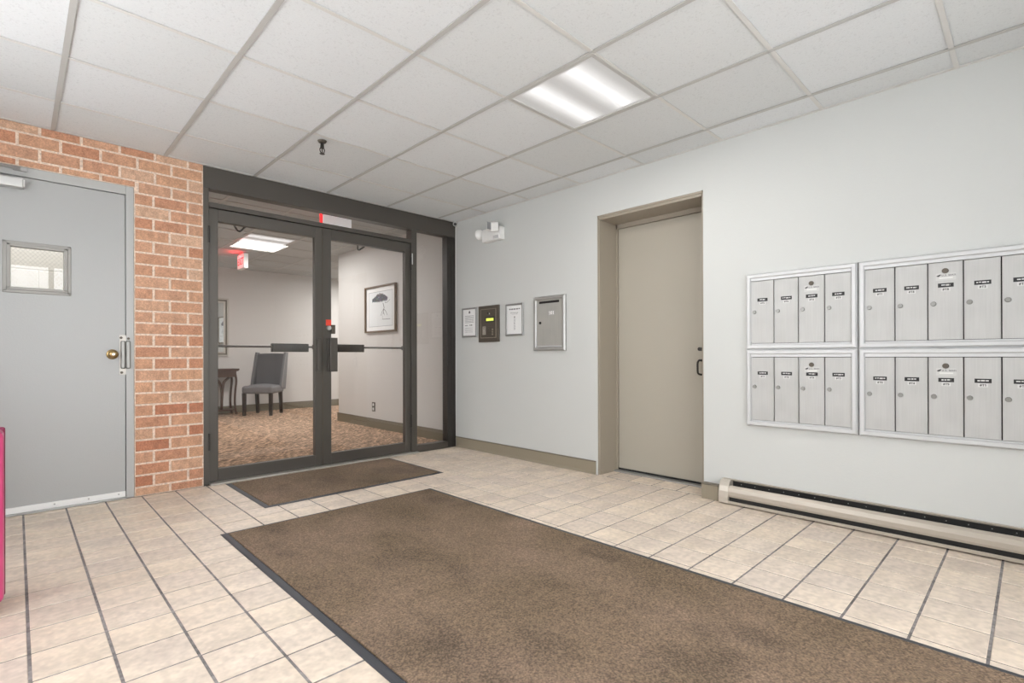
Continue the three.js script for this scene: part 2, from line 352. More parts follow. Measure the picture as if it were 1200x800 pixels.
// ---- lobby behind the glass
solid('floor', [box(-2.45, 3.1, -0.15, 0.012, -5.5, -0.1)], M.carpet, 'brown flecked carpet of the lobby beyond the glass doors');
const lobbyCeiling = structure('ceiling', 'white panel ceiling of the lobby beyond the glass doors');
part(lobbyCeiling, 'soffit', box(-2.6, 3.1, HL + 0.12, HL + 0.2, -5.5, -0.1), M.slab);
const LL = [-1.075, -2.64], LC = [1.6, -4.2];
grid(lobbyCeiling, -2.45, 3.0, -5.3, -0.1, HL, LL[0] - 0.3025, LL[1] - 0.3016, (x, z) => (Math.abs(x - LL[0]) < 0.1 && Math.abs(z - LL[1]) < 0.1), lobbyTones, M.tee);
solid('wall_lobby_back', [box(-2.6, 3.1, 0, HL + 0.2, -5.5, -5.3)], M.lobbyWall);
solid('wall_lobby_left', [box(-2.6, -2.45, 0, HL + 0.2, -5.5, -1.6), box(-2.6, -2.45, 0, HL + 0.2, -0.2, -0.08)], M.lobbyWall);
solid('wall_lobby_right', [box(0.06, 0.3, 0, HL + 0.2, -2.95, -0.08), box(0.3, 3.1, 0, HL + 0.2, -2.95, -2.75), box(3.0, 3.1, 0, HL + 0.2, -5.5, -2.95)], M.lobbyWall, 'greige lobby wall seen through the right-hand glass');
solid('baseboard_lobby', [box(-2.45, 3.0, 0.012, 0.13, -5.3, -5.285), box(0.045, 0.06, 0.012, 0.13, -2.965, -0.08), box(0.045, 3.0, 0.012, 0.13, -2.965, -2.95)], M.baseLobby);
solid('trim_1', [box(-2.45, 3.0, 0.13, 0.138, -5.3, -5.282), box(0.042, 0.06, 0.13, 0.138, -2.968, -0.08)], M.baseDark);
solid('wall_lobby_front', [box(-2.6, 0.3, H, HL + 0.2, -0.1, -0.005)], M.lobbyWall);

// ---- baseboards of the entry
function cove(z0, z1, d = 0.009) {
  const s = new THREE.Shape(); s.moveTo(0, 0); s.lineTo(d + 0.006, 0); s.lineTo(d + 0.004, 0.008); s.lineTo(d, 0.02); s.lineTo(d, 0.104); s.lineTo(0, 0.104);
  return T(new THREE.ExtrudeGeometry(s, { depth: z1 - z0, bevelEnabled: false }), 0, 0, 0, 0, Math.PI, 0).translate(0, 0, z1);
}
const bb = structure('baseboard_right', 'taupe cove baseboard along the grey wall');
part(bb, 'board', [cove(0.005, 1.868)], M.base);
part(bb, 'lip', [box(-0.013, 0, 0.104, 0.112, 0.005, 1.868)], M.baseDark);
const bb2 = structure('baseboard_right', 'short taupe baseboard block between the recessed door and the heater');
part(bb2, 'board', [rbox(-0.055, -0.0005, 0.0, 0.098, 2.798, 2.915, 0.003)], M.base);
part(bb2, 'lip', [box(-0.057, 0, 0.098, 0.105, 2.796, 2.917)], M.baseDark);

// ---- grey hollow-metal door in the brick wall
{
  const d = structure('door_1', 'grey metal door with a small wired glass window in the brick wall', [-3.34, 0, -0.02]);
  const { x0, x1, top } = D1;
  part(d, 'door_frame', [rbox(x1 - 0.046, x1 - 0.001, 0, top, -0.16, -0.011, 0.003), rbox(x0 + 0.001, x0 + 0.046, 0, top, -0.16, -0.011, 0.003), rbox(x0 + 0.046, x1 - 0.046, top - 0.06, top, -0.16, -0.011, 0.003),
    box(x1 - 0.062, x1 - 0.04, 0, top, -0.16, -0.075), box(x0 + 0.04, x0 + 0.062, 0, top, -0.16, -0.075), box(x0, x1, top - 0.075, top - 0.05, -0.16, -0.075)], M.frameGrey);
  const lx0 = x0 + 0.05, lx1 = x1 - 0.0505, ly1 = top - 0.0645;
  const s = new THREE.Shape(); s.moveTo(lx0, 0.02); s.lineTo(lx1, 0.02); s.lineTo(lx1, ly1); s.lineTo(lx0, ly1);
  const h = new THREE.Path(); h.moveTo(-3.48, 1.395); h.lineTo(-3.48, 1.693); h.lineTo(-3.19, 1.693); h.lineTo(-3.19, 1.395); s.holes.push(h);
  const leaf = part(d, 'door_leaf', T(new THREE.ExtrudeGeometry(s, { depth: 0.042, bevelEnabled: true, bevelSize: 0.0015, bevelThickness: 0.0015, bevelSegments: 1 }), 0, 0, -0.065), M.doorGrey);
  const fr = (a, b, c, e, w, z0, z1) => [rbox(a, a + w, c, e, z0, z1, 0.004), rbox(b - w, b, c, e, z0, z1, 0.004), rbox(a, b, c, c + w, z0, z1, 0.004), rbox(a, b, e - w, e, z0, z1, 0.004)];
  part(d, 'lite_frame', [...fr(-3.497, -3.177, 1.383, 1.705, 0.022, -0.024, -0.014), ...fr(-3.48, -3.194, 1.4, 1.688, 0.02, -0.05, -0.008)], M.lite);
  const p = part(d, 'pane', box(-3.466, -3.208, 1.41, 1.676, -0.047, -0.042), M.glass);
  const w = [];
  for (let k = -14; k < 15; k++) for (const sgn of [1, -1]) {
    const c = -3.337 + k * 0.0225;      // diamond wires clipped to the pane
    const pts = []; for (let q = 0; q <= 40; q++) { const y = 1.412 + q * 0.0065, x = c + sgn * (y - 1.543) * 0.85; if (x > -3.464 && x < -3.21) pts.push([x, y]); }
    if (pts.length < 3) continue;
    const [a, b] = [pts[0], pts[pts.length - 1]], len = Math.hypot(b[0] - a[0], b[1] - a[1]);
    w.push(T(new THREE.CylinderGeometry(0.00045, 0.00045, len, 4), 0, 0, 0, 0, 0, Math.atan2(-(b[0] - a[0]), b[1] - a[1])).translate((a[0] + b[0]) / 2, (a[1] + b[1]) / 2, -0.0415));
  }
  const wm = part(p, 'wire_mesh', w, M.aluGrey); wm.userData.kind = 'stuff';
  // knob
  const kn = part(d, 'knob', [T(new THREE.LatheGeometry([[0.001, 0.062], [0.016, 0.061], [0.0265, 0.052], [0.028, 0.042], [0.022, 0.03], [0.012, 0.022], [0.012, 0.008]].map((v) => new THREE.Vector2(...v)), 28), 0, 0, 0, Math.PI / 2).translate(-2.963, 1.0, -0.02)], M.brass, 'brass door knob');
  part(kn, 'rosette', T(new THREE.LatheGeometry([[0.0, 0.01], [0.02, 0.01], [0.032, 0.006], [0.034, 0.0]].map((v) => new THREE.Vector2(...v)), 28), 0, 0, 0, Math.PI / 2).translate(-2.963, 1.0, -0.0185), M.brass);
  part(kn, 'keyhole', T(cyl(0.008, 0.008, 0.002, 16), -2.963, 1.0, 0.0425, Math.PI / 2), M.steel);
  // latch guard
  const lg = part(d, 'latch_guard', [rbox(-2.926, -2.861, 0.858, 1.134, -0.019, -0.014, 0.002)], M.silver, 'stainless steel latch guard plate');
  part(lg, 'guard_channel', [rbox(-2.919, -2.892, 0.9, 1.094, -0.014, 0.004, 0.009, 3), rbox(-2.89, -2.863, 0.9, 1.094, -0.014, 0.004, 0.009, 3)], M.lockGrey);
  for (const [x, y] of [[-2.915, 1.115], [-2.875, 1.11], [-2.912, 0.874]]) part(lg, 'bolt', T(cyl(0.008, 0.009, 0.006, 12), x, y, -0.011, Math.PI / 2), M.bronzePlate);
  // sweep
  const sw = part(d, 'door_sweep', [rbox(lx0, lx1 + 0.002, 0.018, 0.05, -0.021, -0.012, 0.002), box(lx0, lx1, 0.004, 0.02, -0.019, -0.014)], M.white, 'white strip along the foot of the door');
  for (const x of [-3.55, -3.26, -3.09, -2.93]) part(sw, 'screw', T(cyl(0.005, 0.005, 0.003, 10), x, 0.034, -0.011, Math.PI / 2), M.aluGrey);
  part(d, 'threshold', [rbox(x0 + 0.046, x1 - 0.046, 0.0, 0.012, -0.15, 0.01, 0.004)], M.aluGrey);
  const cl = part(d, 'door_closer', [rbox(-3.72, -3.403, 2.028, 2.086, -0.018, 0.045, 0.006)], M.steel, 'silver closer box at the top of the door');
  part(cl, 'end_cap', rbox(-3.405, -3.396, 2.034, 2.081, -0.014, 0.04, 0.004), M.white);
  part(cl, 'closer_arm', [tube([[-3.62, 2.095, 0.02], [-3.55, 2.13, 0.09], [-3.47, 2.14, 0.06], [-3.42, 2.15, 0.012]], 0.009, 20, 8), T(cyl(0.014, 0.014, 0.02, 14), -3.62, 2.095, 0.02), rbox(-3.45, -3.385, 2.138, 2.162, -0.002, 0.014, 0.003)], M.aluGrey);
}

// ---- taupe flush door in its recess
{
  const d = structure('door_2', 'plain taupe flush door set deep in the grey wall', [0.26, 0, 2.34]);
  const { z0, z1, top } = D2;
  part(d, 'door_frame', [box(0.012, 0.26, 0, top - 0.02, z0, z0 + 0.016), box(0.012, 0.26, 0, top - 0.02, z1 - 0.016, z1), box(0.012, 0.3, top - 0.034, top, z0, z1), box(0.004, 0.012, 0, top, z0, z0 + 0.007), box(0.004, 0.012, 0, top, z1 - 0.007, z1), box(0.004, 0.02, top - 0.014, top, z0, z1),
    box(0.248, 0.3, 0, top, z0 + 0.016, z0 + 0.03), box(0.248, 0.3, 0, top, z1 - 0.03, z1 - 0.016), box(0.248, 0.3, top - 0.07, top, z0, z1)], M.taupeFrame);
  part(d, 'door_leaf', rbox(0.262, 0.302, 0.016, top - 0.072, z0 + 0.031, z1 - 0.031, 0.003), M.taupe);
  part(d, 'threshold', [rbox(0.2, 0.3, 0, 0.012, z0 + 0.016, z1 - 0.016, 0.004)], M.aluGrey);
  part(d, 'door_sweep', box(0.255, 0.263, 0.0125, 0.026, z0 + 0.03, z1 - 0.03), M.darkGap, 'dark rubber strip along the foot of the door');
  const h = part(d, 'lever_handle', [rbox(0.25, 0.262, 0.82, 0.985, 2.66, 2.7, 0.004), tube([[0.215, 0.945, 2.654], [0.195, 0.93, 2.654], [0.192, 0.89, 2.654], [0.2, 0.85, 2.654], [0.225, 0.84, 2.66], [0.255, 0.84, 2.67]], 0.0075, 24, 10), T(cyl(0.008, 0.008, 0.05, 12), 0.236, 0.945, 2.66, 0, 0, Math.PI / 2)], M.bronzeDark, 'dark pull handle at the edge of the door');
  part(h, 'lock_cylinder', T(cyl(0.014, 0.014, 0.03, 18), 0.24, 1.03, 2.652, 0, 0, Math.PI / 2), M.bronzeDark);
}

// ---- bronze glazed entrance screen with a pair of doors and a sidelight
{
  const s = structure('window_2', 'dark bronze glazed screen with transom and sidelight', [-1.2, 0, -0.05]);
  const zb = -0.1, zf = -0.004;
  part(s, 'header', [rbox(-2.418, -0.004, 2.272, H - 0.003, zb, zf, 0.003)], M.bronze);
  part(s, 'jamb', [rbox(-2.418, -2.379, 0.002, 2.272, zb, zf, 0.003)], M.bronze);
  part(s, 'jamb', [rbox(-0.11, -0.058, 0.002, 2.272, zb, zf - 0.008, 0.003), rbox(-0.06, -0.004, 0.002, 2.272, zb, zf, 0.003)], M.bronzeDark);
  part(s, 'mullion', [rbox(-0.565, -0.5, 0.002, 2.272, zb, zf, 0.003)], M.bronze);
  part(s, 'transom_bar', [rbox(-2.379, -0.565, 2.13, 2.168, zb, zf, 0.003)], M.bronze);
  part(s, 'sill', [rbox(-0.5, -0.11, 0.0, 0.066, zb, zf, 0.003)], M.bronze);
  part(s, 'pane', box(-2.379, -0.565, 2.168, 2.272, -0.053, -0.047), M.glass);
  part(s, 'pane', box(-0.5, -0.11, 0.066, 2.272, -0.053, -0.047), M.glass);
  part(s, 'threshold', [rbox(-2.379, -0.5, 0, 0.013, -0.1, 0.042, 0.005)], M.silver);

  const leaf = (name, label, x0, x1, gx0, gx1, hingeX, dir) => {
    const d = structure(name, label, [hingeX, 0, -0.045]);
    part(d, 'door_frame', [rbox(x0, gx0, 0.016, 2.126, -0.072, -0.02, 0.003), rbox(gx1, x1, 0.016, 2.126, -0.072, -0.02, 0.003), rbox(gx0, gx1, 2.032, 2.126, -0.072, -0.02, 0.003), rbox(gx0, gx1, 0.016, 0.112, -0.072, -0.02, 0.003)], M.bronze);
    part(d, 'pane', box(gx0, gx1, 0.112, 2.032, -0.049, -0.043), M.glass);
    return d;
  };
  const dl = leaf('door_3', 'left bronze framed glass door', -2.377, -1.484, -2.313, -1.55, -2.377, 1);
  const dr = leaf('door_4', 'right bronze framed glass door', -1.481, -0.567, -1.402, -0.628, -0.567, -1);
  part(dl, 'astragal', rbox(-1.487, -1.479, 0.016, 2.126, -0.022, -0.014, 0.002), M.bronzePlate);
  for (const [d, x] of [[dl, -2.379], [dr, -0.566]]) for (const y of [1.92, 0.33]) part(d, 'hinge', T(cyl(0.008, 0.008, 0.13, 14), x, y, -0.006), M.bronzeDark);
  part(dr, 'hinge', T(cyl(0.006, 0.006, 0.11, 12), -0.557, 1.97, 0.0), M.steel);
  const bar = (d, a, b, p0, p1) => {
    const t = part(d, 'push_bar', [T(cyl(0.009, 0.009, b - a, 12), 0, 0, 0, 0, 0, Math.PI / 2).translate((a + b) / 2, 1.066, -0.1), rbox(a, a + 0.04, 1.045, 1.087, -0.112, -0.072, 0.004), rbox(b - 0.04, b, 1.045, 1.087, -0.112, -0.072, 0.004)], M.bronze);
    part(t, 'bar_housing', rbox(p0, p1, 1.022, 1.094, -0.13, -0.082, 0.004), M.bronzeDark);
  };
  bar(dl, -2.36, -1.5, -1.887, -1.58); bar(dr, -1.45, -0.58, -1.4, -1.045);
  part(dl, 'pull_handle', [rbox(-1.553, -1.492, 0.842, 1.15, -0.021, -0.01, 0.003), rbox(-1.545, -1.525, 0.86, 1.13, -0.01, 0.03, 0.004)], M.bronze);
  part(dr, 'pull_handle', [rbox(-1.435, -1.365, 0.846, 1.15, -0.021, 0.03, 0.004), rbox(-1.4455, -1.435, 0.852, 1.145, -0.021, 0.0, 0.002)], M.bronze);
  part(dr, 'lock_cylinder', [T(cyl(0.019, 0.021, 0.02, 22), -1.424, 1.238, -0.012, Math.PI / 2)], M.steel, 'round silver lock cylinder');
  part(dr, 'lock_case', rbox(-1.408, -1.372, 1.186, 1.266, -0.021, 0.0, 0.003), M.bronzePlate);
  part(dr, 'lock_sticker', box(-1.452, -1.403, 1.258, 1.312, -0.0202, -0.0185), M.red, 'red square sticker above the lock');
  for (const [d, x, k] of [[dl, -2.1, 1], [dr, -1.02, -1]]) {
    const c = part(d, 'door_closer', rbox(x - 0.11, x + 0.11, 2.045, 2.1, -0.13, -0.073, 0.005), M.bronzeDark);
    part(c, 'closer_arm', [tube([[x - 0.07 * k, 2.09, -0.13], [x - 0.05 * k, 2.07, -0.2], [x, 2.03, -0.24], [x + 0.03 * k, 2.06, -0.2], [x + 0.06 * k, 2.11, -0.12]], 0.008, 24, 8)], M.bronzeDark);
  }
}

// ================================================================ THINGS: ceiling fittings
const lensGlow = canvasTex(256, 256, (c, w, h) => {
  c.fillStyle = '#7a7a7a'; c.fillRect(0, 0, w, h);
  for (const x of [0.27, 0.73]) {
    const g = c.createLinearGradient(0, (x - 0.2) * h, 0, (x + 0.2) * h);
    g.addColorStop(0, 'rgba(255,255,255,0)'); g.addColorStop(0.38, 'rgba(255,255,255,0.75)'); g.addColorStop(0.5, 'rgba(255,255,255,1)'); g.addColorStop(0.62, 'rgba(255,255,255,0.75)'); g.addColorStop(1, 'rgba(255,255,255,0)');
    c.fillStyle = g; c.fillRect(0.03 * w, (x - 0.2) * h, 0.94 * w, 0.4 * h);
  }
});
const prismBump = dataTex(128, 128, (u, v, i, j) => 255 * Math.abs(Math.sin(i * Math.PI / 8)) * Math.abs(Math.sin(j * Math.PI / 8)), false, 0.12);
function troffer(label, x, z, y, power, category = 'light', group) {
  const t = thing('ceiling_light', label, category, [x, y, z], group);
  const a = 0.3, fw = 0.022;
  part(t, 'frame', [rbox(x - a, x - a + fw, y - 0.004, y + 0.012, z - a, z + a, 0.002), rbox(x + a - fw, x + a, y - 0.004, y + 0.012, z - a, z + a, 0.002), rbox(x - a + fw, x + a - fw, y - 0.004, y + 0.012, z - a, z - a + fw, 0.002), rbox(x - a + fw, x + a - fw, y - 0.004, y + 0.012, z + a - fw, z + a, 0.002)], M.tee);
  part(t, 'housing', [box(x - a, x + a, y + 0.09, y + 0.1, z - a, z + a), box(x - a, x - a + 0.005, y + 0.012, y + 0.09, z - a, z + a), box(x + a - 0.005, x + a, y + 0.012, y + 0.09, z - a, z + a), box(x - a, x + a, y + 0.012, y + 0.09, z - a, z - a + 0.005), box(x - a, x + a, y + 0.012, y + 0.09, z + a - 0.005, z + a)], M.white);
  const g = T(new THREE.BoxGeometry(2 * (a - fw), 0.004, 2 * (a - fw)), x, y + 0.004, z);
  part(t, 'lens', g, std({ color: 0xc4c4c4, roughness: 0.3, emissive: 0xffffff, emissiveMap: lensGlow, emissiveIntensity: 0.85, bumpMap: prismBump, bumpScale: 0.001 }), null, true);
  areaLamp(x, y - 0.006, z, 2 * (a - fw), 2 * (a - fw), power);
  return t;
}
troffer('square recessed ceiling lamp with a bright prismatic lens above the brown mat', LIGHTS[0][0], LIGHTS[0][1], H, LAMPS.vestibule);
troffer('square recessed ceiling lamp above the viewer, outside the photo', LIGHTS[1][0], LIGHTS[1][1], H, LAMPS.vestibuleRear);
troffer('square recessed ceiling lamp of the lobby seen through the left glass door', LL[0], LL[1], HL, LAMPS.lobbyTroffer);
{ // corridor lamp fixed under the ceiling
  const [x, z] = LC, t = thing('ceiling_light', 'ceiling lamp round the corner of the lobby corridor, out of sight', 'light', [x, HL, z]);
  part(t, 'housing', rbox(x - 0.3, x + 0.3, HL - 0.05, HL - 0.003, z - 0.3, z + 0.3, 0.01), M.white);
  part(t, 'diffuser', rbox(x - 0.28, x + 0.28, HL - 0.062, HL - 0.05, z - 0.28, z + 0.28, 0.004), std({ color: 0xffffff, emissive: 0xffffff, emissiveIntensity: 1 }));
  areaLamp(x, HL - 0.07, z, 0.56, 0.56, LAMPS.corridor);
}
{ // sprinkler
  const x = -1.951, z = 1.041, t = thing('fire_sprinkler', 'small dark pendant sprinkler head hanging from a ceiling panel', 'sprinkler', [x, H, z]);
  part(t, 'escutcheon', T(new THREE.LatheGeometry([[0.012, -0.016], [0.022, -0.014], [0.028, -0.006], [0.03, 0.0]].map((v) => new THREE.Vector2(...v)), 28), x, H, z), M.bronzePlate);
  part(t, 'pipe', T(cyl(0.011, 0.013, 0.04, 16), x, H - 0.03, z), M.bronzeDark);
  part(t, 'yoke', [tube([[x - 0.009, H - 0.045, z], [x - 0.016, H - 0.06, z], [x - 0.011, H - 0.078, z], [x, H - 0.086, z]], 0.0035, 14, 8), tube([[x + 0.009, H - 0.045, z], [x + 0.016, H - 0.06, z], [x + 0.011, H - 0.078, z], [x, H - 0.086, z]], 0.0035, 14, 8), T(cyl(0.004, 0.004, 0.036, 8), x, H - 0.066, z)], M.bronzeDark);
  part(t, 'deflector', [T(cyl(0.017, 0.017, 0.0025, 24), x, H - 0.088, z), T(cyl(0.006, 0.008, 0.008, 12), x, H - 0.085, z)], M.bronzeDark);
}
{ // camera in the corner
  const x = -0.03, y = 2.412, z = 0.03, t = thing('security_camera', 'tiny white camera with a dark lens in the ceiling corner by the glass screen', 'camera', [x, y, z]);
  part(t, 'bracket', [rbox(x - 0.012, x + 0.028, y + 0.018, y + 0.027, z - 0.012, z + 0.012, 0.002), T(cyl(0.005, 0.005, 0.02, 12), x, y + 0.022, z)], M.white);
  part(t, 'housing', T(new THREE.SphereGeometry(0.026, 28, 20), x, y, z), M.white);
  const dir = new THREE.Vector3(-0.62, -0.28, 0.73).normalize(), q = new THREE.Quaternion().setFromUnitVectors(new THREE.Vector3(0, 1, 0), dir);
  part(t, 'lens', [cyl(0.0155, 0.0165, 0.012, 24).applyQuaternion(q).translate(x + dir.x * 0.023, y + dir.y * 0.023, z + dir.z * 0.023)], M.black);
  const w = thing('cable', 'thin white cable running down the corner beside the glass screen', 'cable', [-0.006, 0.02, 0.004]);
  part(w, 'wire', [T(cyl(0.0035, 0.0035, 2.27, 8), -0.0045, 1.255, 0.005)], M.white);
}

// ---------------------------------------------------------------- wall-mounted things on the grey wall (x = 0, facing -x)
const onWall = (z0, z1, y0, y1, d0, d1, r = 0.002) => rbox(-d1, -d0, y0, y1, z0, z1, r);
// a flat print on the wall: u runs along +z as seen from the room's left-facing side
function wallPrint(z0, z1, y0, y1, d) { const g = new THREE.PlaneGeometry(z1 - z0, y1 - y0); return T(g, 0, 0, 0, 0, -Math.PI / 2).translate(-d, (y0 + y1) / 2, (z0 + z1) / 2); }
// four mitred members with a bevelled face: profile across the member, width w, height d
function mitredFrame(z0, z1, y0, y1, w, d, d0 = 0) {
  const P = [], q = (a, b, c, e) => P.push(...a, ...b, ...c, ...a, ...c, ...e);
  const ring = (o, h) => [[-h, y0 + o, z0 + o], [-h, y0 + o, z1 - o], [-h, y1 - o, z1 - o], [-h, y1 - o, z0 + o]];
  const rs = [ring(0, d0), ring(0, d * 0.55), ring(w * 0.3, d), ring(w * 0.85, d), ring(w, d * 0.8), ring(w, d0)];
  for (let k = 0; k + 1 < rs.length; k++) for (let i = 0; i < 4; i++) { const n = (i + 1) % 4; q(rs[k][i], rs[k + 1][i], rs[k + 1][n], rs[k][n]); }
  const g = new THREE.BufferGeometry(); g.setAttribute('position', new THREE.Float32BufferAttribute(P, 3)); g.computeVertexNormals(); return g;
}
const textLines = (c, list) => { for (const [x, y, w, h, a] of list) { c.fillStyle = `rgba(60,60,64,${a})`; c.fillRect(x, y, w, h); } };
const greek = (c, x, y, w, h, col) => { c.fillStyle = col; let k = x; while (k < x + w) { const l = h * (0.7 + 2.2 * rnd()); c.fillRect(k, y + h * 0.2 * rnd(), Math.min(l, x + w - k), h * (0.7 + 0.3 * rnd())); k += l + h * 0.5; } };

{ // notices
  const notice = (label, z0, z1, y0, y1, draw) => {
    const t = thing('framed_notice', label, 'sign', [0, y0, (z0 + z1) / 2], 'framed notices beside the intercom');
    part(t, 'frame', mitredFrame(z0, z1, y0, y1, 0.018, 0.016), M.noticeFrame);
    part(t, 'sheet', wallPrint(z0 + 0.012, z1 - 0.012, y0 + 0.012, y1 - 0.012, 0.006), std({ map: canvasTex(256, 330, draw), roughness: 0.5 }), null, true);
  };
  notice('small silver framed notice, nearest the glass screen, with rows of fine print', 0.117, 0.36, 1.181, 1.493, (c, w, h) => {
    c.fillStyle = '#e9eaea'; c.fillRect(0, 0, w, h); c.fillStyle = '#555'; c.beginPath(); c.arc(w * 0.5, 38, 13, 0, 7); c.fill(); c.fillRect(w * 0.44, 40, 30, 16);
    for (let i = 0; i < 6; i++) greek(c, 40, 82 + i * 16, 170, 6, 'rgba(70,70,75,0.75)');
    greek(c, 40, 196, 60, 10, 'rgba(70,70,75,0.8)'); greek(c, 130, 192, 56, 12, 'rgba(50,50,55,0.9)');
    for (let i = 0; i < 4; i++) greek(c, 40, 228 + i * 17, 150, 5, 'rgba(90,90,95,0.6)');
  });
  notice('silver framed notice between the intercom and the mail drop, with a centred column of print', 0.795, 1.038, 1.177, 1.487, (c, w, h) => {
    c.fillStyle = '#e6e7e7'; c.fillRect(0, 0, w, h);
    greek(c, 40, 40, 180, 14, 'rgba(80,80,85,0.85)'); greek(c, 60, 86, 130, 8, 'rgba(100,100,105,0.7)'); greek(c, 84, 102, 90, 6, 'rgba(110,110,115,0.6)');
    c.fillStyle = '#666'; c.beginPath(); c.arc(w * 0.5, 138, 10, 0, 7); c.fill();
    for (let i = 0; i < 9; i++) greek(c, w / 2 - 12, 158 + i * 14, 26, 7, 'rgba(90,90,95,0.75)');
  });
}
{ // intercom
  const z0 = 0.402, z1 = 0.706, y0 = 1.124, y1 = 1.492;
  const t = thing('intercom_panel', 'bronze entry phone panel with a lit yellow display between two framed notices', 'intercom', [0, y0, 0.554]);
  part(t, 'face_plate', onWall(z0, z1, y0, y1, 0.0005, 0.022, 0.004), M.bronzePlate);
  part(t, 'trim', [...[[0.436, 0.442, 1.168, 1.458], [0.664, 0.674, 1.168, 1.458], [0.436, 0.674, 1.164, 1.17], [0.436, 0.674, 1.454, 1.459]].map(([a, b, c, e]) => onWall(a, b, c, e, 0.022, 0.0245, 0.001))], M.bronzeTrim);
  part(t, 'display', onWall(0.524, 0.636, 1.336, 1.364, 0.022, 0.0245, 0.001), std({ color: 0x6c7a1a, emissive: 0xe8f06a, emissiveIntensity: 1.0 }), 'lit yellow green display');
  part(t, 'display_bezel', [onWall(0.51, 0.65, 1.322, 1.336, 0.022, 0.025, 0.001), onWall(0.51, 0.65, 1.364, 1.378, 0.022, 0.025, 0.001), onWall(0.51, 0.524, 1.336, 1.364, 0.022, 0.025, 0.001), onWall(0.636, 0.65, 1.336, 1.364, 0.022, 0.025, 0.001)], M.bronzeDark);
  part(t, 'camera_eye', T(cyl(0.009, 0.009, 0.006, 18), -0.024, 1.415, 0.553, 0, 0, Math.PI / 2), M.black);
  part(t, 'emblem', onWall(0.566, 0.578, 1.402, 1.416, 0.022, 0.0235, 0.001), M.steel);
  part(t, 'instruction_label', wallPrint(0.462, 0.522, 1.196, 1.286, 0.0228), std({ map: canvasTex(96, 144, (c, w, h) => { c.fillStyle = '#6a6258'; c.fillRect(0, 0, w, h); for (let i = 0; i < 9; i++) greek(c, 10, 8 + i * 15, 76, 8, 'rgba(228,222,210,0.85)'); }), roughness: 0.5 }), null, true);
  for (let r = 0; r < 4; r++) for (let k = 0; k < 3; k++) part(t, 'key', onWall(0.558 + k * 0.026, 0.577 + k * 0.026, 1.264 - r * 0.024, 1.281 - r * 0.024, 0.022, 0.0265, 0.002), k === 2 && r ? M.bronzeTrim : M.bronzePlate);
}
{ // mail drop
  const z0 = 1.181, z1 = 1.557, y0 = 1.029, y1 = 1.521;
  const t = thing('mail_drop', 'single silver mail drop box with a dark slot left of the taupe door', 'mailbox', [0, y0, 1.37]);
  part(t, 'frame', mitredFrame(z0, z1, y0, y1, 0.034, 0.03), M.aluGrey);
  const sh = new THREE.Shape(); const a = z0 + 0.038, b = z1 - 0.038, c = y0 + 0.044, e = y1 - 0.032; sh.moveTo(a, c); sh.lineTo(b, c); sh.lineTo(b, e); sh.lineTo(a, e);
  const ho = new THREE.Path(); ho.moveTo(1.246, 1.455); ho.lineTo(1.246, 1.476); ho.lineTo(1.49, 1.476); ho.lineTo(1.49, 1.455); sh.holes.push(ho);
  const g = new THREE.ExtrudeGeometry(sh, { depth: 0.008, bevelEnabled: false }); g.rotateY(-Math.PI / 2); g.translate(-0.012, 0, 0);
  const d = part(t, 'door', g, M.dropDoor);
  part(t, 'slot', onWall(1.24, 1.496, 1.448, 1.482, 0.001, 0.011), M.black);
  part(d, 'keyhole', [T(cyl(0.012, 0.012, 0.006, 18), -0.023, 1.281, 1.266, 0, 0, Math.PI / 2)], M.black);
  part(d, 'number_label', wallPrint(1.36, 1.44, 1.342, 1.39, 0.0206), std({ map: canvasTex(128, 72, (q, w, h) => { q.fillStyle = '#a8a8a5'; q.fillRect(0, 0, w, h); q.fillStyle = '#ffffff'; q.font = 'bold 62px serif'; q.textAlign = 'center'; q.fillText('101', w / 2, 57); }), roughness: 0.45, metalness: 0.2 }), 'white number on the door', true);
  part(t, 'trim', [onWall(z0 + 0.034, z1 - 0.034, y0 + 0.036, y0 + 0.044, 0.001, 0.024, 0.001), onWall(z0 + 0.034, z0 + 0.04, y0 + 0.04, y1 - 0.034, 0.001, 0.024, 0.001)], M.aluFrame);
}
{ // emergency light
  const t = thing('emergency_light', 'white emergency light with two heads high on the grey wall near the glass screen', 'light', [0, 2.11, 0.65]);
  part(t, 'housing', [onWall(0.52, 0.78, 2.125, 2.25, 0.0005, 0.075, 0.008)], M.white);
  const h1 = part(t, 'lamp_head', [T(new THREE.LatheGeometry([[0.0, -0.035], [0.03, -0.03], [0.048, -0.008], [0.052, 0.018], [0.046, 0.02]].map((v) => new THREE.Vector2(...v)), 28), 0, 0, 0, -Math.PI / 2).translate(-0.06, 2.215, 0.475), T(cyl(0.012, 0.012, 0.03, 12), -0.05, 2.215, 0.51, Math.PI / 2)], M.white);
  part(h1, 'lens', T(cyl(0.047, 0.047, 0.005, 28), -0.06, 2.215, 0.456, Math.PI / 2), M.clear);
  const h2 = part(t, 'lamp_head', [T(new RoundedBoxGeometry(0.085, 0.09, 0.115, 3, 0.012), 0, 0, 0, 0.25, -0.35, 0.15).translate(-0.115, 2.243, 0.725), T(cyl(0.012, 0.012, 0.05, 12), -0.08, 2.235, 0.72, 0, 0, Math.PI / 2)], M.white);
  part(h2, 'lens', T(new RoundedBoxGeometry(0.006, 0.07, 0.092, 2, 0.003), -0.046, 0, 0, 0.25, -0.35, 0.15).translate(-0.115, 2.243, 0.725), std({ color: 0xb9bdc2, roughness: 0.15, metalness: 0.3 }));
  part(t, 'test_panel', onWall(0.69, 0.765, 2.135, 2.165, 0.075, 0.078, 0.001), M.aluFrame);
}

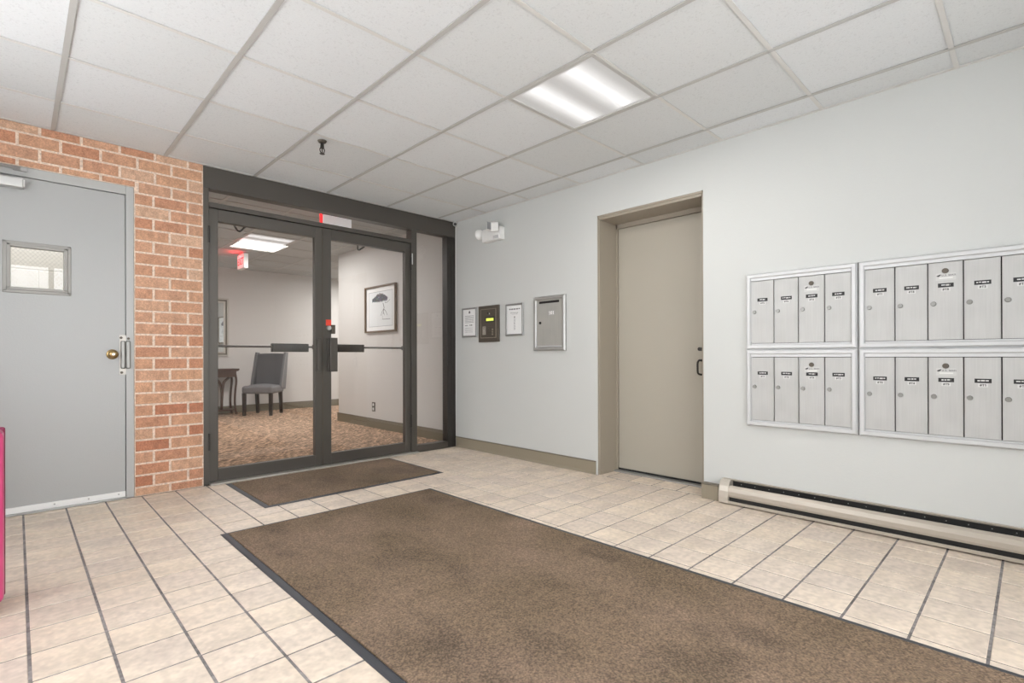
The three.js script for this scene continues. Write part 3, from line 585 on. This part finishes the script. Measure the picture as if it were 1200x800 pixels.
// ---------------------------------------------------------------- mailbox units
const emblemTex = canvasTex(128, 64, (c, w, h) => { c.fillStyle = '#c2c2c0'; c.fillRect(0, 0, w, h); c.fillStyle = '#2a2a2c'; c.beginPath(); c.moveTo(4, 24); c.lineTo(14, 16); c.lineTo(34, 8); c.lineTo(30, 22); c.lineTo(16, 30); c.fill(); c.font = 'bold 21px sans-serif'; c.fillStyle = '#6b6b6d'; c.fillText('U.S. MAIL', 36, 27); c.fillStyle = '#dededb'; c.fillRect(22, 38, 86, 10); });
const nameMats = [0, 1, 2, 3, 4, 5].map(() => std({ roughness: 0.5, map: canvasTex(128, 32, (c, w, h) => { c.fillStyle = '#1d1d1e'; c.fillRect(0, 0, w, h); const l = 60 + rnd() * 36; greek(c, (w - l) / 2, 9, l, 11, 'rgba(222,222,220,0.92)'); }) }));
const tagText = ['#T5', '#T6', '#T4', '#T9', '#T1', '#T8', '#TR', '#T3', '#T2', '#T7'];
const tagMats = tagText.map((s) => std({ roughness: 0.5, map: canvasTex(64, 32, (c, w, h) => { c.fillStyle = '#cbcbc9'; c.fillRect(0, 0, w, h); c.fillStyle = '#151515'; c.font = 'bold 26px sans-serif'; c.textAlign = 'center'; c.fillText(s, w / 2, 25); }) }));
const lockGeo = () => [T(cyl(0.0105, 0.0125, 0.008, 20), 0, 0, 0, 0, 0, Math.PI / 2)];
function mailboxUnit(label, z0, z1, y0, y1, edges, yTag, yLock, first) {
  const t = thing('mailbox_unit', label, 'mailbox', [0, y0, (z0 + z1) / 2], 'wall-mounted apartment mailboxes');
  const W = 0.03, B = 0.036, TP = 0.026;
  const P = mitredFrame(z0, z1, y0, y1, W, 0.034); part(t, 'frame', P, M.aluFrame);
  part(t, 'upper_trim', onWall(z0 + W, z1 - W, y1 - W - 0.018, y1 - W, 0.001, 0.026, 0.001), M.aluFrame);
  part(t, 'lower_trim', onWall(z0 + W, z1 - W, y0 + W, y0 + W + 0.008, 0.001, 0.02, 0.001), M.aluFrame);
  part(t, 'back', onWall(z0 + 0.01, z1 - 0.01, y0 + 0.01, y1 - 0.01, 0.0005, 0.006, 0.001), M.darkGap);
  const dy0 = y0 + W + 0.01, dy1 = y1 - W - 0.021;
  for (let k = 0; k + 1 < edges.length; k++) {
    const a = edges[k] + 0.0025, b = edges[k + 1] - 0.0025, w = b - a, cz = (a + b) / 2, f = 0.022 + rr(-0.0008, 0.0008);
    const d = part(t, 'door', [onWall(a, b, dy0, dy1, 0.006, f, 0.0012), onWall(a, a + 0.004, dy0, dy1, f, f + 0.002, 0.0008), onWall(b - 0.006, b, dy0, dy1, f, f + 0.003, 0.001)], M.alu);
    const zc = cz + 0.002;
    part(d, 'name_strip', wallPrint(zc - 0.031, zc + 0.031, yTag - 0.0105, yTag + 0.0105, f + 0.0008), nameMats[(k + first) % 6], null, true);
    part(d, 'number_label', wallPrint(zc - 0.018, zc + 0.018, yTag - 0.031, yTag - 0.013, f + 0.0008), tagMats[(k + first) % 10], null, true);
    part(d, 'lock', lockGeo().map((g) => g.translate(-f - 0.003, yLock, a + 0.02)), M.lockGrey);
    if (k === 2) {
      part(d, 'master_lock', [T(cyl(0.0125, 0.014, 0.008, 24), -f - 0.003, dy1 - 0.044, cz, 0, 0, Math.PI / 2)], M.bronzePlate, 'dark round postal lock');
      part(d, 'emblem', wallPrint(zc - 0.04, zc + 0.04, dy1 - 0.093, dy1 - 0.056, f + 0.0008), std({ map: emblemTex, roughness: 0.45 }), null, true);
    }
  }
  return t;
}
const EL = [3.118, 3.259, 3.399, 3.539, 3.675], ER = [3.735, 3.874, 4.013, 4.153, 4.291, 4.43];
mailboxUnit('upper mailbox unit of four narrow silver doors, nearer the taupe door', 3.09, 3.703, 1.019, 1.507, EL, 1.336, 1.259, 0);
mailboxUnit('lower mailbox unit of four narrow silver doors, nearer the taupe door', 3.09, 3.703, 0.527, 1.019, EL, 0.868, 0.78, 4);
mailboxUnit('upper mailbox unit running out of the right edge of the photo', 3.707, 4.46, 1.019, 1.507, ER, 1.338, 1.245, 4);
mailboxUnit('lower mailbox unit running out of the right edge of the photo, above the heater', 3.707, 4.46, 0.527, 1.019, ER, 0.852, 0.765, 1);

{ // baseboard heater
  const z0 = 2.93, z1 = 4.95;
  const t = thing('baseboard_heater', 'long beige metal baseboard heater on the floor under the mailboxes', 'heater', [0, 0.008, 3.94]);
  const ext = (pts, a, b) => { const s = new THREE.Shape(); pts.forEach(([x, y], i) => (i ? s.lineTo(x, y) : s.moveTo(x, y))); const g = new THREE.ExtrudeGeometry(s, { depth: b - a, bevelEnabled: false }); return g.translate(0, 0, a); };
  part(t, 'back_plate', ext([[-0.0005, 0.008], [-0.006, 0.008], [-0.006, 0.146], [-0.022, 0.152], [-0.022, 0.156], [-0.0005, 0.156]], z0, z1), M.heater);
  part(t, 'front_panel', ext([[-0.05, 0.122], [-0.056, 0.122], [-0.07, 0.108], [-0.077, 0.085], [-0.079, 0.062], [-0.076, 0.05], [-0.072, 0.05], [-0.074, 0.062], [-0.072, 0.084], [-0.065, 0.104]], z0 + 0.06, z1 - 0.06), M.heater);
  part(t, 'lower_lip', ext([[-0.07, 0.008], [-0.084, 0.008], [-0.084, 0.024], [-0.081, 0.026], [-0.079, 0.024], [-0.08, 0.012], [-0.07, 0.012]], z0 + 0.06, z1 - 0.06), M.heater);
  part(t, 'heating_element', [box(-0.071, -0.0065, 0.0125, 0.072, z0 + 0.065, z1 - 0.065), box(-0.045, -0.0065, 0.072, 0.11, z0 + 0.065, z1 - 0.065), box(-0.009, -0.0062, 0.09, 0.143, z0 + 0.065, z1 - 0.065)], M.darkGap);
  const rv = []; for (let k = 0; k < 22; k++) rv.push(T(new THREE.SphereGeometry(0.0028, 8, 6), -0.0105, 0.128, z0 + 0.12 + k * 0.086));
  const rm = part(t, 'rivet', rv, M.aluGrey); rm.userData.kind = 'stuff';
  for (const [a, b] of [[z0, z0 + 0.062], [z1 - 0.062, z1]]) part(t, 'end_cap', ext([[-0.0065, 0.009], [-0.0855, 0.009], [-0.0855, 0.05], [-0.0825, 0.086], [-0.073, 0.117], [-0.058, 0.141], [-0.04, 0.153], [-0.0065, 0.153]], a, b), M.heaterCap);
}

// ---------------------------------------------------------------- mats
function mat(label, x0, x1, z0, z1, edge) {
  const t = thing('door_mat', label, 'mat', [(x0 + x1) / 2, 0.0, (z0 + z1) / 2]);
  const P = [], q = (a, b, c, e) => P.push(...a, ...b, ...c, ...a, ...c, ...e);
  const ring = (o, y) => [[x0 + o, y, z0 + o], [x0 + o, y, z1 - o], [x1 - o, y, z1 - o], [x1 - o, y, z0 + o]];
  const rs = [ring(0, 0.0008), ring(0, 0.002), ring(edge * 0.3, 0.004), ring(edge * 0.85, 0.0045), ring(edge, 0.003), ring(edge, 0.0008)];
  for (let k = 0; k + 1 < rs.length; k++) for (let i = 0; i < 4; i++) { const n = (i + 1) % 4; q(rs[k][i], rs[k][n], rs[k + 1][n], rs[k + 1][i]); }
  const g = new THREE.BufferGeometry(); g.setAttribute('position', new THREE.Float32BufferAttribute(P, 3)); g.computeVertexNormals();
  part(t, 'rubber_border', g, M.rubber);
  part(t, 'pile', rbox(x0 + edge, x1 - edge, 0.0009, 0.0095, z0 + edge, z1 - edge, 0.004), M.pile);
}
mat('small brown mat with a black rubber edge at the foot of the glass doors', -2.284, -0.858, 0.055, 0.925, 0.034);
mat('large long brown mat with a black rubber edge in the middle of the tile floor', -2.632, -1.236, 1.268, 5.0, 0.034);

{ // pink case cut by the left edge of the photo
  const x1 = -3.468, x0 = -3.8, z0 = 1.42, z1 = 1.66, t = thing('pink_case', 'glossy pink upright case cut off by the left edge of the photo', 'suitcase', [-3.63, 0, 1.54]);
  part(t, 'shell', [rbox(x0, x1 - 0.002, 0.04, 0.7, z0, z1, 0.025, 4)], M.pink);
  part(t, 'seam', [rbox(x0 - 0.003, x1 + 0.001, 0.036, 0.704, (z0 + z1) / 2 - 0.008, (z0 + z1) / 2 + 0.008, 0.026, 3)], M.pinkDark);
  part(t, 'handle', [tube([[-3.7, 0.7, 1.54], [-3.695, 0.73, 1.54], [-3.63, 0.735, 1.54], [-3.565, 0.73, 1.54], [-3.56, 0.7, 1.54]], 0.01, 24, 10)], M.pinkDark);
  for (const [x, z] of [[x0 + 0.04, z0 + 0.04], [x0 + 0.04, z1 - 0.04], [x1 - 0.04, z0 + 0.04], [x1 - 0.04, z1 - 0.04]]) part(t, 'wheel', [T(cyl(0.021, 0.021, 0.018, 18), x, 0.0215, z, 0, 0, Math.PI / 2), box(x - 0.013, x + 0.013, 0.036, 0.05, z - 0.013, z + 0.013)], M.rubber);
}

// ================================================================ THINGS in the lobby
{ // upholstered chair
  const F = 0.012, t = thing('side_chair', 'grey upholstered side chair with dark legs in the lobby', 'chair', [-0.45, F, -4.68]);
  const P = (n, g, m, l) => { const gs = (Array.isArray(g) ? g : [g]).map((k) => metreUV(k)); const o = mesh(n, gs, m, t, true); if (l) o.userData.label = l; return o; };
  P('seat', [T(new RoundedBoxGeometry(0.5, 0.13, 0.5, 5, 0.045), 0, 0.425, 0.0), T(new THREE.SphereGeometry(0.24, 28, 14), 0, 0, 0).scale(0.95, 0.16, 0.95).translate(0, 0.478, 0.01)], M.fabric);
  const back = []; { // curved back, leaning away, narrower at the foot
    const N = 14, K = 14, pos = [], idx = [];
    for (const s of [0, 1]) for (let j = 0; j <= K; j++) for (let i = 0; i <= N; i++) {
      const u = i / N * 2 - 1, v = j / K, w = 0.225 + 0.035 * v, bow = 0.03 * u * u;
      pos.push(u * w, 0.4 + 0.63 * v + (v > 0.9 ? -0.012 * u * u : 0), -0.2 - 0.12 * v + bow - (s ? 0.07 : 0));
    }
    const A = (N + 1) * (K + 1), id = (s, i, j) => s * A + j * (N + 1) + i;
    for (let j = 0; j < K; j++) for (let i = 0; i < N; i++) { idx.push(id(0, i, j), id(0, i + 1, j), id(0, i + 1, j + 1), id(0, i, j), id(0, i + 1, j + 1), id(0, i, j + 1)); idx.push(id(1, i, j), id(1, i + 1, j + 1), id(1, i + 1, j), id(1, i, j), id(1, i, j + 1), id(1, i + 1, j + 1)); }
    for (let j = 0; j < K; j++) for (const i of [0, N]) { const a = id(0, i, j), b = id(0, i, j + 1), c = id(1, i, j + 1), d = id(1, i, j); i ? idx.push(a, d, c, a, c, b) : idx.push(a, b, c, a, c, d); }
    for (let i = 0; i < N; i++) for (const j of [0, K]) { const a = id(0, i, j), b = id(0, i + 1, j), c = id(1, i + 1, j), d = id(1, i, j); j ? idx.push(a, b, c, a, c, d) : idx.push(a, c, b, a, d, c); }
    const g = new THREE.BufferGeometry(); g.setAttribute('position', new THREE.Float32BufferAttribute(pos, 3)); g.setIndex(idx); g.computeVertexNormals(); back.push(g);
  }
  P('backrest', back, M.fabricDark);
  for (const s of [1, -1]) {
    const sh = new THREE.Shape(); sh.moveTo(-0.26, 0.42); sh.lineTo(-0.1, 0.45); sh.quadraticCurveTo(-0.13, 0.62, -0.21, 0.82); sh.quadraticCurveTo(-0.245, 0.95, -0.285, 1.04); sh.lineTo(-0.37, 1.035); sh.lineTo(-0.3, 0.6);
    const g = new THREE.ExtrudeGeometry(sh, { depth: 0.022, bevelEnabled: true, bevelSize: 0.008, bevelThickness: 0.008, bevelSegments: 3, curveSegments: 14 });
    g.rotateY(-Math.PI / 2); g.translate(0.011, 0, 0);            // shape x runs along z now
    const w = P('wing', T(g, s * 0.245, 0, 0), M.fabric);
    const nails = []; for (let k = 0; k < 22; k++) { const v = k / 21, z = -0.105 - 0.17 * Math.pow(v, 1.15), y = 0.46 + 0.56 * v; nails.push(T(new THREE.SphereGeometry(0.006, 8, 6), s * 0.264, y, z - 0.012)); }
    const n = new THREE.Mesh(mergeGeometries(nails.map((k) => metreUV(k))), M.silver); n.name = 'nail_trim'; n.userData.kind = 'stuff'; n.castShadow = true; w.add(n);
  }
  for (const [x, z] of [[-0.215, 0.21], [0.215, 0.21], [-0.2, -0.22], [0.2, -0.22]]) { const g = T(cyl(0.038, 0.03, 0.375, 4), 0, 0, 0, 0, Math.PI / 4); if (z < 0) g.rotateX(0.1); P('leg', g.translate(x, 0.187, z), M.legWood); }
  t.rotation.y = -0.74;
}
{ // console table at the lobby's back wall
  const t = thing('console_table', 'dark carved wooden console table partly hidden by the left door jamb', 'table', [-1.15, 0.012, -5.06]);
  const x0 = -1.6, x1 = -0.745, z0 = -5.27, z1 = -4.93;
  part(t, 'tabletop', [rbox(x0, x1, 0.755, 0.785, z0, z1, 0.008, 3), rbox(x0 + 0.012, x1 - 0.012, 0.742, 0.756, z0 + 0.01, z1 - 0.012, 0.004)], M.wood);
  part(t, 'apron', [rbox(x0 + 0.04, x1 - 0.04, 0.645, 0.743, z1 - 0.05, z1 - 0.03, 0.004), rbox(x1 - 0.06, x1 - 0.04, 0.645, 0.743, z0 + 0.03, z1 - 0.05, 0.004), rbox(x0 + 0.04, x0 + 0.06, 0.645, 0.743, z0 + 0.03, z1 - 0.05, 0.004)], M.wood);
  for (const [x, s] of [[x1 - 0.05, 1], [x0 + 0.05, -1]]) for (const z of [z1 - 0.045, z0 + 0.05]) part(t, 'leg', [tube([[x, 0.68, z], [x + 0.012 * s, 0.58, z], [x - 0.005 * s, 0.4, z], [x - 0.012 * s, 0.22, z], [x - 0.002 * s, 0.09, z], [x + 0.012 * s, 0.03, z]], 0.017, 28, 10), T(new THREE.SphereGeometry(0.024, 14, 10), x + 0.012 * s, 0.036, z)], M.wood);
  const pz = z1 - 0.12;
  part(t, 'pedestal', [tube([[-0.99, 0.1, pz], [-0.98, 0.3, pz], [-0.97, 0.45, pz], [-0.95, 0.56, pz], [-0.87, 0.64, pz]], 0.02, 28, 10), tube([[-0.99, 0.1, pz], [-0.985, 0.3, pz], [-0.99, 0.45, pz], [-1.02, 0.56, pz], [-1.1, 0.64, pz]], 0.02, 28, 10)], M.wood);
  part(t, 'lower_shelf', [rbox(x0 + 0.05, x1 - 0.05, 0.082, 0.104, z0 + 0.05, z1 - 0.05, 0.005)], M.wood);
}
{ // mirror
  const t = thing('wall_mirror', 'silver framed mirror on the lobby back wall above the dark table', 'mirror', [-1.1, 0.99, -5.3]);
  const a = -1.42, b = -0.815, c = 0.99, e = 1.985, fr = (w, o, z) => [rbox(a + o, a + o + w, c + o, e - o, -5.299, z, 0.004), rbox(b - o - w, b - o, c + o, e - o, -5.299, z, 0.004), rbox(a + o + w, b - o - w, c + o, c + o + w, -5.299, z, 0.004), rbox(a + o + w, b - o - w, e - o - w, e - o, -5.299, z, 0.004)];
  part(t, 'frame', [...fr(0.028, 0, -5.265), ...fr(0.03, 0.05, -5.275)], M.silver);
  part(t, 'inner_band', fr(0.024, 0.027, -5.28), M.baseDark);
  part(t, 'mirror_glass', box(a + 0.07, b - 0.07, c + 0.07, e - 0.07, -5.298, -5.286), M.mirror);
}
{ // ink drawing
  const x = 0.06, z0 = -2.09, z1 = -1.29, y0 = 1.305, y1 = 1.93;
  const t = thing('framed_picture', 'framed ink drawing of a leaning tree on the lobby wall behind the right glass door', 'picture', [x, y0, (z0 + z1) / 2]);
  const g = (a, b, c, e, d) => rbox(x - d, x - 0.001, c, e, a, b, 0.004), w = 0.022;
  part(t, 'frame', [g(z0, z0 + w, y0, y1, 0.035), g(z1 - w, z1, y0, y1, 0.035), g(z0 + w, z1 - w, y0, y0 + w, 0.035), g(z0 + w, z1 - w, y1 - w, y1, 0.035)], M.pictureWood);
  const pl = T(new THREE.PlaneGeometry(z1 - z0 - 0.03, y1 - y0 - 0.03), 0, 0, 0, 0, -Math.PI / 2).translate(x - 0.012, (y0 + y1) / 2, (z0 + z1) / 2);
  part(t, 'drawing', pl, std({ roughness: 0.5, map: canvasTex(512, 400, (c, W, Hh) => {
    c.fillStyle = '#eceded'; c.fillRect(0, 0, W, Hh); c.strokeStyle = '#8d9499'; c.lineWidth = 3; c.strokeRect(52, 44, W - 104, Hh - 88); c.fillStyle = '#e3e7e9'; c.fillRect(54, 46, W - 108, Hh - 92);
    for (let k = 0; k < 420; k++) { const u = rnd(), a = u * 250, y = 130 + 34 * Math.sin(u * 3) * (rnd() * 2 - 1.4) - 18 + 40 * Math.pow(Math.abs(u - 0.45), 1.2) * (rnd() - 0.2); c.fillStyle = `rgba(${40 + rnd() * 60 | 0},${40 + rnd() * 60 | 0},${48 + rnd() * 60 | 0},0.62)`; c.beginPath(); c.ellipse(118 + a, y, 4 + rnd() * 12, 2 + rnd() * 6, rnd() * 3, 0, 7); c.fill(); }
    c.strokeStyle = '#3a3a40'; for (const [w, p] of [[7, [[300, 150], [318, 190], [310, 215], [306, 250]]], [4, [[310, 205], [280, 230], [262, 262]]], [4, [[312, 205], [345, 225], [372, 262]]], [3, [[330, 150], [370, 150], [418, 128]]], [3, [[308, 230], [330, 262]]], [3, [[290, 296], [420, 298]]], [2, [[285, 230], [292, 270], [296, 296]]]]) { c.lineWidth = w; c.beginPath(); p.forEach(([a, b], i) => (i ? c.lineTo(a, b) : c.moveTo(a, b))); c.stroke(); }
  }) }), null, true);
}
{ // outlet
  const x = 0.06, t = thing('wall_outlet', 'small outlet low on the lobby wall under the framed drawing', 'outlet', [x, 0.23, -1.895]);
  part(t, 'cover_plate', rbox(x - 0.006, x - 0.0005, 0.232, 0.358, -1.935, -1.855, 0.002), M.bronzePlate);
  for (const y of [0.325, 0.266]) part(t, 'socket', rbox(x - 0.009, x - 0.006, y - 0.018, y + 0.018, -1.912, -1.878, 0.004), M.white);
}
{ // exit signs
  const exitTex = canvasTex(256, 160, (c, w, h) => { c.fillStyle = '#f6e3e3'; c.fillRect(0, 0, w, h); c.fillStyle = '#e01828'; c.font = 'bold 118px sans-serif'; c.textAlign = 'center'; c.fillText('EXIT', w / 2, 122); });
  const face = () => std({ map: exitTex, emissive: 0xffffff, emissiveMap: exitTex, emissiveIntensity: 0.35, roughness: 0.4 });
  const glow = (x, y, z, I) => { const p = new THREE.PointLight(0xff1a22, I, 4); p.position.set(x, y, z); p.castShadow = true; p.name = 'sign_light'; scene.add(p); };
  { // far one, its face to the left
    const x = -1.07, z0 = -3.9, z1 = -3.6, y0 = 2.275, y1 = 2.49, t = thing('exit_sign', 'red lit EXIT sign hanging from the lobby ceiling above the grey chair', 'sign', [x, y1, -3.75], 'lobby exit signs');
    t.userData = { label: t.userData.label, category: 'sign' };
    part(t, 'housing', [rbox(x, x + 0.06, y0, y1, z0, z1, 0.005), rbox(x + 0.015, x + 0.045, y1, HL - 0.003, -3.8, -3.7, 0.003)], M.white);
    part(t, 'face', T(new THREE.PlaneGeometry(z1 - z0 - 0.02, y1 - y0 - 0.02), 0, 0, 0, 0, -Math.PI / 2).translate(x - 0.0015, (y0 + y1) / 2, (z0 + z1) / 2), face(), 'red letters EXIT', true);
    glow(x - 0.05, 2.44, -3.75, 0.1);
  }
  { // near one, its back to the glass
    const x0 = -1.265, x1 = -0.965, z = -0.55, y0 = 2.26, y1 = 2.47, t = thing('exit_sign', 'white back of an exit sign close behind the transom glass of the doors', 'sign', [-1.115, y1, z]);
    part(t, 'housing', [rbox(x0, x1, y0, y1, z, z + 0.055, 0.005), rbox(-1.17, -1.06, y1, HL - 0.003, z + 0.01, z + 0.045, 0.003)], M.signWhite);
    part(t, 'red_lens', rbox(x0 - 0.014, x0, y0 + 0.01, y1 - 0.01, z + 0.005, z + 0.05, 0.004), std({ color: 0xc03038, emissive: 0xff3038, emissiveIntensity: 0.55 }), 'red lit end of the sign');
    part(t, 'face', T(new THREE.PlaneGeometry(x1 - x0 - 0.02, y1 - y0 - 0.02), 0, 0, 0, 0, Math.PI).translate((x0 + x1) / 2, (y0 + y1) / 2, z - 0.0015), face(), 'red letters EXIT', true);
    glow(x0 - 0.07, 2.43, z + 0.03, 0.1);
  }
}

renderer.render(scene, camera);
